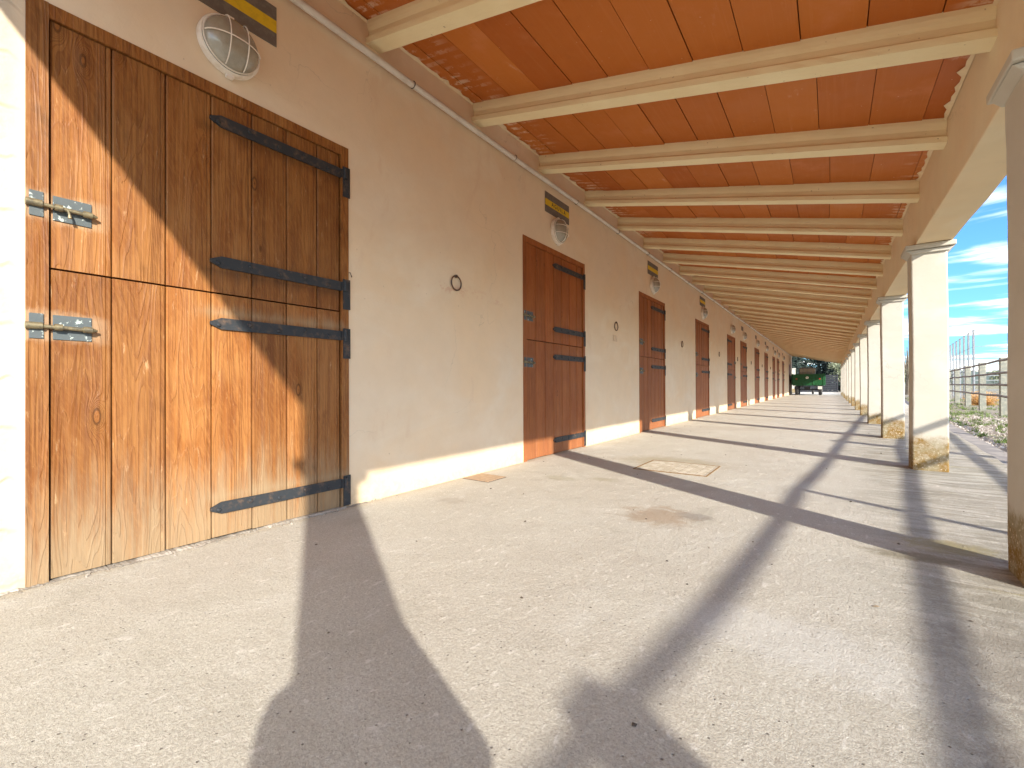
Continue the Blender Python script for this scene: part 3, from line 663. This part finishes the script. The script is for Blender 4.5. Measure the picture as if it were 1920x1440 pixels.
# ---- name plaques -------------------------------------------------
def make_plaque(w, h, text=None, small=False):
    r = MB(); r.box(0, .005, -w / 2, w / 2, -h / 2, h / 2)
    o = r.build('name_plaque', M_greyplaque, None, bevel=.0008)
    if not small:
        y = MB(); y.box(.0052, .0062, -w / 2 + .001, w / 2 - .001, -.034, .032); y.build('yellow_band', M_yellow, o)
    if text:
        cu = bpy.data.curves.new('t', 'FONT'); cu.body = text; cu.size = .062; cu.align_x = 'CENTER'; cu.align_y = 'CENTER'; cu.extrude = .0008; cu.space_character = 1.55
        tmp = bpy.data.objects.new('t', cu); C.objects.link(tmp)
        dg = bpy.context.evaluated_depsgraph_get(); me = bpy.data.meshes.new_from_object(tmp.evaluated_get(dg))
        bpy.data.objects.remove(tmp)
        M_ = Matrix(((0, 0, 1, .0072), (1, 0, 0, .02), (0, 1, 0, -.001), (0, 0, 0, 1)))
        me.transform(M_); me.materials.clear(); me.materials.append(M_dark)
        l = bpy.data.objects.new('lettering', me); C.objects.link(l); l.parent = o
    return o
PG = 'name plaques above the stable doors'
pq = [(0, 'dark grey plaque with a yellow stripe touching the lamp above the large nearest door'),
      (1, 'dark grey plaque with yellow band lettered AGUILA above the second stable door'),
      (2, 'dark grey plaque with plain yellow band above the third stable door'),
      (3, 'small-looking grey plaque with yellow band above the fourth stable door')]
for i, lab in pq:
    o = make_plaque(.52, .212, 'AGUILA' if i == 1 else None)
    z0, w = doors[i]; o.location = (WX + .001, z0 + w / 2 + (-.02 if i == 0 else .01), 2.665)
    tag(o, lab, 'plaque', PG)
for i in (5, 6, 7, 8, 9, 10):
    o = make_plaque(.40, .14, None, small=True); z0, w = doors[i]; o.location = (WX + .001, z0 + w / 2 - .25, 2.63)
    tag(o, 'small plain grey plaque beside the lamp above ' + dn[i], 'plaque', 'small grey plaques far along the wall')
# ---- tethering rings ----------------------------------------------
rings = [2.597, 5.823, 9.176, 12.809, 15.66, 18.667, 21.9, 25.2, 29.9, 33.6]
m = MB(); m.tube([(.012, .056 * math.sin(R(a)), -.056 * math.cos(R(a)) - .006) for a in range(0, 361, 12)], .0055, 8)
m.tube([(0, 0, .056), (.018, 0, .056), (.022, .002, .048), (.016, 0, .040), (0, 0, .042)], .005, 8)
r0 = m.build('tethering_ring', M_rust, None, smooth=True)
for i, y in enumerate(rings):
    o = r0 if i == 0 else r0.copy()
    if i: C.objects.link(o)
    o.location = (WX, y, 1.556)
    tag(o, 'rusty iron ring on the plaster between the %s and %s doors' % (('nearest',) + tuple(ordn[1:]))[i:i + 2], 'ring', 'tethering rings along the stable wall')
m = MB(); m.box(0, .004, -.07, .07, -.042, .042); o = m.build('blanking_plate', simple('beige_plate', (0.58, 0.44, 0.30), 0.7), None, bevel=.001); o.location = (WX + .001, 5.80, 1.385)
tag(o, 'small beige blanking plate on the wall just below a tethering ring', 'plate')
m = MB(); m.tube([(0, 0, .012), (.012, 0, .012), (.014, .006, -.006), (.010, .012, -.014), (.006, .016, -.004)], .0022, 6)
o = m.build('wire_hook', M_rust, None, smooth=True); o.location = (WX + .002, 1.640, 1.425); tag(o, 'tiny bent wire hook beside the middle hinge of the nearest door', 'hook')
# ---- conduit -------------------------------------------------------
pr_ = empty('conduit_pipe', (WX + .042, 0, 2.851)); tag(pr_, 'pale grey plastic conduit pipe running along the top of the wall under the joists', 'pipe')
m = MB(); pts = []; y = -3.5
while y < ROOF1 - .2: pts.append((0.003 * math.sin(y * 1.7), y, .004 * math.sin(y * 1.1 + 1))); y += .6
m.tube(pts, .0215, 16); 
for y in (.9, 3.9, 6.9, 9.9, 12.9, 16): m.tube([(0, y, 0), (0, y + .06, 0)], .0245, 16)
m.build('pipe', M_pipe, pr_, smooth=True)
for k in range(30):
    y = 2.126 - 1.235 + 1.235 * k
    c = MB(); c.tube([(.0225 * math.cos(R(a)) * 1.06, 0, .0225 * math.sin(R(a)) * 1.06) for a in range(0, 361, 20)], .0028, 6)
    if k == 0: c0 = c.build('pipe_clip', M_black, pr_, smooth=True); c0.location = (0, y, 0)
    else: o = c0.copy(); C.objects.link(o); o.location = (0, y, 0)
# ---- drain grates --------------------------------------------------
r = empty('manhole_cover', (-1.115, 4.08, .001)); tag(r, 'rectangular ribbed metal manhole cover set flush in the walkway', 'manhole cover')
M_cover = simple('dusty_cast_iron', (0.36, 0.31, 0.24), 0.85, 0, sc=12, bump=0.5, col2=(0.46, 0.41, 0.34))
m = MB(); m.box(-.29, .29, -.26, .26, -.01, .003)
for i in range(30):
    for j in range(8):
        m.prism([(-.275 + j * .0695, -.245 + i * .0165), (-.275 + j * .0695 + .058, -.240 + i * .0165), (-.275 + j * .0695 + .058, -.233 + i * .0165), (-.275 + j * .0695, -.238 + i * .0165)], 'z', .003, .0055)
m.build('cover_plate', M_cover, r)
m = MB()
for (a, b, c_, d) in ((-.305, -.296, -.275, .275), (.296, .305, -.275, .275), (-.296, .296, -.275, -.266), (-.296, .296, .266, .275)): m.box(a, b, c_, d, -.01, .0045)
m.build('cover_rim', simple('rust_stained_rim', (0.20, 0.12, 0.05), 0.8), r)
r = empty('drain_grate', (-2.255, 2.765, .001)); tag(r, 'small square slotted drain grate in the floor against the wall', 'drain grate')
m = MB(); m.box(-.13, .13, -.12, .12, -.01, .001); m.build('drain_well', simple('dark_drain', (0.06, 0.04, 0.03), 0.9), r)
m = MB()
for i in range(9): m.box(-.125, .125, -.115 + i * .0265, -.103 + i * .0265, .0015, .006)
for i in range(5): m.box(-.125 + i * .06, -.118 + i * .06, -.116, .115, .002, .0055)
m.build('grating', simple('rusty_grating', (0.36, 0.25, 0.16), 0.8), r)

# ---- debris on the floor -------------------------------------------
from_px = [(-.55, 2.28), (-.83, 2.42), (-.45, 2.15), (-.2, 2.1), (-.65, 1.35), (.25, 2.7), (.62, 3.6), (-.3, 2.35), (.12, 1.9), (-1.7, 2.5), (-1.35, 2.0), (-1.95, 1.15), (-.95, 2.55), (.35, 1.95), (.1, 3.5), (-.9, 5.1), (-1.3, 6.2), (-.33, 4.9), (-1.6, 1.45)]
m = MB(); rr = random.Random(12)
for (x, y) in from_px + [(rr.uniform(-2.3, .5), rr.uniform(.5, 9)) for _ in range(30)]:
    r_ = rr.uniform(.003, .0085)
    M_ = Matrix.Translation((x, y, r_ * .35)) @ Matrix.Rotation(rr.uniform(0, 6), 4, 'Z') @ Matrix.Diagonal((rr.uniform(.8, 2.0), 1, .6, 1))
    m.add([M_ @ (Vector(p) * r_ * rr.uniform(.7, 1.3)) for p in ((1, 0, 0), (0, 1, 0), (-1, 0, 0), (0, -1, 0), (0, 0, 1), (0, 0, -1))], [(0, 1, 4), (1, 2, 4), (2, 3, 4), (3, 0, 4), (1, 0, 5), (2, 1, 5), (3, 2, 5), (0, 3, 5)])
tag(m.build('floor_debris', simple('dark_crumbs', (0.06, 0.045, 0.035), 0.9, col2=(0.2, 0.15, 0.1))), kind='stuff')

# ================================================================== trailer and water tank
T = empty('farm_trailer', (-1.28, 37.3, 0)); tag(T, 'green farm trailer seen from behind at the far end of the walkway', 'trailer')
m = MB(); w2 = .915
m.box(-w2, w2, 0, .04, .70, 1.47, 0); m.box(-w2, w2, -.02, 0.0, 1.09, 1.12); 
for x in (-w2 + .03, -.3, .3, w2 - .03): m.box(x - .025, x + .025, -.025, 0, .70, 1.47)
tg = m.build('tailgate', M_green, T, bevel=.006)
m = MB(); m.lathe([(.0001, .004), (.085, .004), (.09, 0)], 28, Matrix.Translation((-.045, -.021, 1.22)) @ Matrix.Rotation(R(90), 4, 'X')); e_ = m.build('round_badge', M_white, tg)
m = MB(); m.box(-.05, .05, -.002, .002, -.012, .012, M=Matrix.Translation((-.045, -.028, 1.22)) @ Matrix.Rotation(R(40), 4, 'Y')); m.build('badge_mark', M_dark, tg)
for x in (-.68, .68):
    m = MB(); m.box(x - .05, x + .05, -.03, -.021, 1.09, 1.19); m.build('tail_light', M_red, tg)
for x in (-w2 - .001, w2 + .001):
    m = MB(); s_ = 1 if x > 0 else -1
    m.box(min(x, x + s_ * .04), max(x, x + s_ * .04), .05, 3.6, .72, 1.50)
    for k in range(5): m.box(min(x + s_ * .04, x + s_ * .07), max(x + s_ * .04, x + s_ * .07), .1 + k * .85, .16 + k * .85, .70, 1.52)
    m.build('side_board', M_green, T, bevel=.004)
m = MB(); m.box(-w2, w2, 3.56, 3.6, .70, 1.47); m.build('headboard', M_green, T)
m = MB(); m.box(-w2, w2, .04, 3.56, .66, .72); m.build('trailer_bed', M_green, T)
m = MB(); m.box(-.45, -.37, .05, 3.5, .52, .66); m.box(.37, .45, .05, 3.5, .52, .66); m.box(-.75, .75, .40, .48, .34, .42)
m.box(-.25, .1, .3, .6, .42, .62); m.box(-.7, .7, 2.6, 2.7, .34, .42); m.tube([(0, 3.5, .55), (0, 4.9, .45)], .05)
m.build('chassis', M_dark, T)
def wheel(x, y, r_=.33, w_=.19):
    Mw = Matrix.Translation((x, y, r_)) @ Matrix.Rotation(R(90), 4, 'Y')
    t_ = MB(); t_.lathe([(r_ * .58, -w_ / 2), (r_ * .9, -w_ / 2), (r_, -w_ * .32), (r_, w_ * .32), (r_ * .9, w_ / 2), (r_ * .58, w_ / 2)], 28, Mw)
    for k in range(24): 
        a = 2 * math.pi * k / 24; t_.box(-.012, .012, -w_ * .36, w_ * .36, r_ - .004, r_ + .008, M=Matrix.Translation((x, y, r_)) @ Matrix.Rotation(a, 4, 'X') @ Matrix.Rotation(R(90), 4, 'Z'))
    o = t_.build('wheel', M_rubber, T, smooth=True)
    q = MB(); q.lathe([(.0001, -.03), (r_ * .3, -.03), (r_ * .55, -.05), (r_ * .59, -w_ / 2), (r_ * .59, w_ / 2), (r_ * .55, .05), (.0001, .03)], 20, Mw); q.build('rim', M_rim, o, smooth=True)
for x in (-.69, .69):
    for y in (.44, 2.65): wheel(x, y)
wheel(.16, 4.4, .2, .13)
for x in (-.69, .69):
    m = MB(); m.prism([(.0, .62), (.0, .42), (.02, .42), (.04, .60), (.95, .60), (.95, .62)], 'x', x - .12, x + .12); m.build('mudguard', M_rim if x > 0 else M_dark, T)
K = empty('water_tank', (-1.33, 37.55, .72)); tag(K, 'square caged water tank standing on the green trailer', 'water tank')
m = MB(); m.box(-.46, .46, .03, .98, .12, 1.16); m.build('tank_bottle', M_tank, K, bevel=.05, seg=3)
m = MB()
for z in (.15, .40, .65, .90, 1.15): m.tube([(-.48, 0, z), (.48, 0, z), (.48, 1.01, z), (-.48, 1.01, z), (-.48, 0, z)], .012, 6)
for x in (-.48, -.24, 0, .24, .48):
    for y in (0, 1.01): m.tube([(x, y, .1), (x, y, 1.2)], .012, 6)
m.tube([(-.48, 0, 1.2), (.48, 0, 1.2), (.48, 1.01, 1.2), (-.48, 1.01, 1.2), (-.48, 0, 1.2)], .014, 6)
m.build('cage', M_galv, K)
m = MB(); m.box(-.5, .5, 0, 1.02, 0, .1); m.build('pallet', M_dark, K)

# ---- gate, pillar beyond the end ------------------------------------
r = empty('slatted_gate', (-.9, 52.5, -.06)); tag(r, 'dark grey horizontal slatted gate beyond the trailer', 'gate')
m = MB()
for k in range(9): m.box(-1.55, 1.42, 0, .03, .08 + k * .185, .08 + k * .185 + .155)
m.build('slats', M_gate, r)
m = MB(); 
for x in (-1.6, -.1, 1.44): m.box(x - .04, x + .04, -.03, .05, 0, 1.80)
m.build('gate_frame', M_dark, r)
m = MB(); m.box(-.2, .2, -.2, .2, 0, 2.35); m.box(-.24, .24, -.24, .24, 2.35, 2.43); o = m.build('gate_pillar', M_col, None, bevel=.01); o.location = (-3.05, 52.5, -.06)
tag(o, 'cream rendered gate pillar left of the dark slatted gate', 'pillar')

# ================================================================== paddock fence
def fx(y): return 2.03 + .082 * (y + .5)
fposts = [-3.9, -.53, 2.26, 5.7, 9.1, 12.4, 15.8, 19.1, 22.3, 25.6, 28.9, 32.2]
F = empty('paddock_fence', (0, 0, 0)); tag(F, 'wooden post and rail paddock fence beside the walkway', 'fence')
for i, y in enumerate(fposts):
    thin = (i == 2); w = .025 if thin else .07
    m = MB(); m.box(-w, w, -w, w, -.1, 1.38); o = m.build('post', M_rail if thin else M_post, F, bevel=.006); o.location = (fx(y) + .07, y, 0)
for z in (1.30, 1.0, .72, .45):
    m = MB(); rr = random.Random(int(z * 100)); pts = []
    for a, b in zip(fposts[:-1], fposts[1:]):
        for k in range(4): 
            y = a + (b - a) * k / 4; pts.append((fx(y) - .03, y, z - .012 * math.sin(math.pi * k / 4) + rr.uniform(-.006, .006)))
    pts.append((fx(fposts[-1]) - .03, fposts[-1], z)); m.tube(pts, .028, 8); m.build('rail', M_rail, F, smooth=True)
# tall wired arena fence
A = empty('arena_fence', (5.34, 28.9, 0)); tag(A, 'tall thin metal arena posts with wires and horizontal rails behind the paddock fence', 'fence')
dirA = Vector((.96, 11.2, 0)) / 6.3
for k in range(8):
    p = dirA * k
    m = MB(); m.box(-.035, .035, -.035, .035, -.1, 3.23); o = m.build('post', M_galv, A); o.location = p
    if k < 7:
        m = MB(); m.tube([(0, 0, 3.1), (-.15, -.9, 0.0)], .03, 6); o = m.build('brace', M_galv, A); o.location = p + Vector((0, .05, 0))
for k in range(9):
    p = Vector((.81, .58, 0)) * (k * 3.2)
    if k: m = MB(); m.box(-.035, .035, -.035, .035, -.1, 3.23 if k > 4 else 1.4); o = m.build('post', M_galv, A); o.location = p
for z, r_ in ((3.2, .010), (2.45, .010), (1.35, .022), (1.12, .022), (.9, .022), (.68, .022), (.45, .022), (.22, .022)):
    m = MB(); m.tube([(0, 0, z), (.81 * 25.6, .58 * 25.6, z)], r_, 6)
    if r_ < .02 or z > 1: m.tube([(0, 0, z), tuple(dirA * 7 + Vector((0, 0, z)))], r_, 6)
    m.build('wire' if r_ < .02 else 'rail', M_galv, A)

# ================================================================== vegetation
def leaves(mb, c, rad, n_, size, rr, flat=1.0):
    for _ in range(n_):
        d = Vector((rr.gauss(0, 1), rr.gauss(0, 1), rr.gauss(0, 1))).normalized() * (rr.random() ** .45)
        p = Vector(c) + Vector((d.x * rad[0], d.y * rad[1], d.z * rad[2]))
        a = Vector((rr.gauss(0, 1), rr.gauss(0, 1), rr.gauss(0, flat))).normalized() * size * rr.uniform(.5, 1.3)
        b = a.orthogonal().normalized() * a.length * .45
        mb.add([p - a, p + b, p + a, p - b], [(0, 1, 2, 3)], rr.random())
def tree(name, label, cat, x, y, h, r_, mat_, seed, conifer=False, n_=2600, size=.09, group=None, lean=0):
    rr = random.Random(seed); o = empty(name, (x, y, -.06)); tag(o, label, cat, group)
    tr = MB(); tr.tube([(0, 0, 0), (.05 + lean * .3, 0, h * .4), (lean, .05, h * .85)], [h * .028 + .03, h * .02 + .015, .015], 8)
    cr = MB()
    if conifer:
        for k in range(16):
            z = h * (.08 + .9 * k / 16); rad = r_ * (1 - k / 17) ** .75
            for j in range(5):
                a = rr.uniform(0, 6.28); q = rad * rr.uniform(.35, .95)
                tr.tube([(0, 0, z), (q * math.cos(a), q * math.sin(a), z - .05 * rad)], [.03, .01], 5)
                leaves(cr, (q * math.cos(a), q * math.sin(a), z), (rad * .42, rad * .42, h * .07), n_ // 80, size, rr)
    else:
        for k in range(16):
            a = rr.uniform(0, 6.28); q = r_ * rr.uniform(.15, .8); z = h * rr.uniform(.35, .88)
            e = (q * math.cos(a) + lean, q * math.sin(a), z); tr.tube([(lean * .4, 0, h * .3), (e[0] * .5, e[1] * .5, z * .75), e], [.05, .03, .01], 5)
            leaves(cr, e, (r_ * .38, r_ * .38, h * .14), n_ // 16, size, rr)
    tr.build('trunk', M_bark, o, smooth=True); cr.build('crown', mat_, o, recalc=False)
    return o
tree('conifer_tree', 'dark conifer rising behind the trailer on the left', 'tree', -3.4, 60, 5.6, 2.0, M_conifer, 1, True, 4200, .20)
tree('conifer_tree', 'dark conifer behind the middle of the trailer', 'tree', -1.2, 63, 6.4, 2.3, M_conifer, 2, True, 4200, .20)
tree('conifer_tree', 'dark conifer above the slatted gate', 'tree', 1.3, 61, 6.0, 2.2, M_conifer, 3, True, 4200, .20)
tree('broadleaf_tree', 'pale olive green tree right of the slatted gate', 'tree', .9, 56, 3.2, 1.1, M_olive, 4, False, 1800, .12)
tree('bare_tree', 'thin grey leafless tree standing in the gap between the second and third columns', 'tree', 4.75, 45, 4.3, .9, M_olive, 5, False, 260, .06)
for i, (x, y, h) in enumerate([(9, 78, 3.2), (13, 84, 2.6), (20, 90, 3.4), (28, 97, 2.8), (33, 88, 2.4), (44, 110, 3.6)]):
    tree('field_shrub', ['nearest low olive shrub in the field beyond the arena fence', 'second low shrub out in the field beyond the arena fence', 'broad olive shrub midway out in the open field', 'rounded shrub farther out in the field', 'small low shrub near the far field edge', 'farthest and largest olive shrub at the field edge'][i], 'shrub', x, y, h, h * .6, M_olive, 30 + i, False, 900, .2, group='far shrubs in the field')
# dry tumbleweed bush
o = empty('dry_bush', (4.55, 23.6, -.06)); tag(o, 'dry orange tumbleweed bush caught at the foot of the paddock fence', 'bush')
rr = random.Random(9); b = MB(); st = MB()
for k in range(900):
    a = rr.uniform(0, 6.28); e = rr.uniform(.0, 1.45); L = .52 * rr.uniform(.6, 1.0)
    d = Vector((math.cos(a) * math.cos(e) * 1.15, math.sin(a) * math.cos(e), math.sin(e))) * L
    s0 = d * .25; nrm = d.orthogonal().normalized() * .006
    b.add([s0 - nrm, s0 + nrm, d + Vector((rr.uniform(-.06, .06), 0, rr.uniform(-.06, .06)))], [(0, 1, 2)], rr.random())
leaves(b, (0, 0, .28), (.50, .42, .26), 1500, .022, rr); b.build('dry_twigs', M_dry, o, recalc=False)
m = MB(); m.tube([(0, 0, 0), (0, 0, .15)], .02, 6); m.build('stem', M_bark, o)
# weeds and gravel stones between walkway and fence
rr = random.Random(17); m = MB()
def weed_density(x, y): return .5 + .5 * math.sin(x * 1.7 + y * .6) * math.cos(y * .9 - x)
cnt = 0
while cnt < 900:
    y = rr.uniform(5.5, 34); x = rr.uniform(edgeX(y) + .3, edgeX(y) + 1.4 + y * .14)
    if rr.random() > weed_density(x, y) * (1 if y > 8 else .35): continue
    cnt += 1; R0 = rr.uniform(.03, .12)
    for k in range(12):
        a = rr.uniform(0, 6.28); h = rr.uniform(.02, .09); q = rr.uniform(0, R0)
        p = Vector((x + q * math.cos(a), y + q * math.sin(a), -.06)); tip = p + Vector((rr.uniform(-.05, .05), rr.uniform(-.05, .05), h)); n_ = Vector((-math.sin(a), math.cos(a), 0)) * .008
        m.add([p - n_, p + n_, tip], [(0, 1, 2)], rr.random())
tag(m.build('weeds', M_grass, None, recalc=False), kind='stuff')
m = MB()
for k in range(2600):
    y = rr.uniform(4.5, 16); x = edgeX(y) + .2 + abs(rr.gauss(0, 1.1)); r_ = rr.uniform(.008, .028)
    m.add([Vector((x, y, -.058)) + Vector(p) * r_ * rr.uniform(.7, 1.3) for p in ((1, 0, 0), (0, 1, 0), (-1, 0, 0), (0, -1, 0), (0, 0, .8))], [(0, 1, 4), (1, 2, 4), (2, 3, 4), (3, 0, 4)], rr.random())
tag(m.build('gravel', leafm('gravel_stones', (0.26, 0.22, 0.19), (0.52, 0.47, 0.42)), None, recalc=False), kind='stuff')

# ================================================================== photographer crouching in the shade of the corner column
def person():
    base = Vector((.345, -.155, 0)); fwd = Vector((-.62, .78, 0)).normalized(); sd_ = Vector((.78, .62, 0)).normalized()
    def P(f, s_, z): return base + fwd * f + sd_ * s_ + Vector((0, 0, z))
    J = [('pelvis', None, P(-.06, 0, .27), .125), ('belly', 'pelvis', P(-.03, 0, .42), .125), ('chest', 'belly', P(.02, 0, .60), .135), ('neck', 'chest', P(.05, 0, .76), .055), ('headb', 'neck', P(.07, 0, .83), .075), ('head', 'headb', P(.08, 0, .92), .088), ('crown', 'head', P(.07, 0, .98), .05)]
    for q, k in ((-1, 'l'), (1, 'r')):
        J += [('sh' + k, 'chest', P(.04, .195 if q > 0 else -.13, .705 if q > 0 else .65), .062), ('el' + k, 'sh' + k, P(.20, (.19 if q > 0 else -.135), .50 if q > 0 else .42), .045), ('wr' + k, 'el' + k, P(.30, .10 * q, .66), .030), ('palm' + k, 'wr' + k, P(.315, .075 * q, .72), .028),
              ('hip' + k, 'pelvis', P(-.04, .10 * q, .25), .095), ('kn' + k, 'hip' + k, P(.27 if q > 0 else .22, (.13 if q > 0 else -.14), .36 if q > 0 else .14), .068), ('an' + k, 'kn' + k, P(.10 if q > 0 else -.10, .17 * q, .075), .045), ('to' + k, 'an' + k, P(.27 if q > 0 else -.20, .18 * q, .035 if q > 0 else .03), .032)]
    ix = {j[0]: i for i, j in enumerate(J)}; me = bpy.data.meshes.new('person')
    me.from_pydata([tuple(j[2] - base) for j in J], [(ix[j[1]], i) for i, j in enumerate(J) if j[1]], [])
    o = bpy.data.objects.new('person', me); C.objects.link(o); o.location = base
    sk = o.modifiers.new('skin', 'SKIN'); 
    for i, j in enumerate(J): me.skin_vertices[0].data[i].radius = (j[3], j[3]); me.skin_vertices[0].data[i].use_root = (i == 0)
    sb = o.modifiers.new('sub', 'SUBSURF'); sb.levels = 2; sb.render_levels = 2
    m_, t = mat('person_surface'); z = t.n('ShaderNodeSeparateXYZ', {0: t.obj()}).outputs[2]
    t.out(t.mix(t.ramp(z, .745, .755), t.mix(t.ramp(z, .38, .40), (.05, .06, .10), (.12, .13, .15)), (.48, .28, .19)), .8)
    me.materials.append(m_); tag(o, 'person in dark clothes crouching beside the corner column, holding up a phone', 'person')
    hr = MB(); c = P(.055, 0, .95) - base
    hr.lathe([(.101 * math.cos(R(a)), .105 * math.sin(R(a))) for a in range(-10, 91, 10)], 20, Matrix.Translation(c)); h = hr.build('hair', M_dark, o, smooth=True)
    for q in (-1, 1):
        for k in range(5):
            a = P(.32, .07 * q, .735) - base; 
            if k < 4: pts = [a + sd_ * (-.012 + .0) * q + Vector((0, 0, -.008 * k + .012)), a + fwd * .035 + Vector((0, 0, -.014 * k + .02)), a + fwd * .04 - sd_ * .03 * q + Vector((0, 0, -.014 * k + .02)), a + fwd * .025 - sd_ * .045 * q + Vector((0, 0, -.014 * k + .02))]
            else: pts = [a, a + Vector((0, 0, .02)) - sd_ * .02 * q - fwd * .012, a + Vector((0, 0, .025)) - sd_ * .045 * q - fwd * .008]
            f_ = MB(); f_.tube(pts, [.009] * (len(pts) - 1) + [.007], 8); f_.build('finger', M_skin, o, smooth=True)
    ph = MB(); c = P(.335, 0, .735); ph.box(-.075, .075, -.004, .004, -.037, .037, M=Matrix.Translation(c) @ Matrix.Rotation(R(38.5), 4, 'Z')); q_ = ph.build('phone', M_dark, None, bevel=.003)
    tag(q_, 'black phone held up sideways in both hands of the crouching person', 'phone')
person()
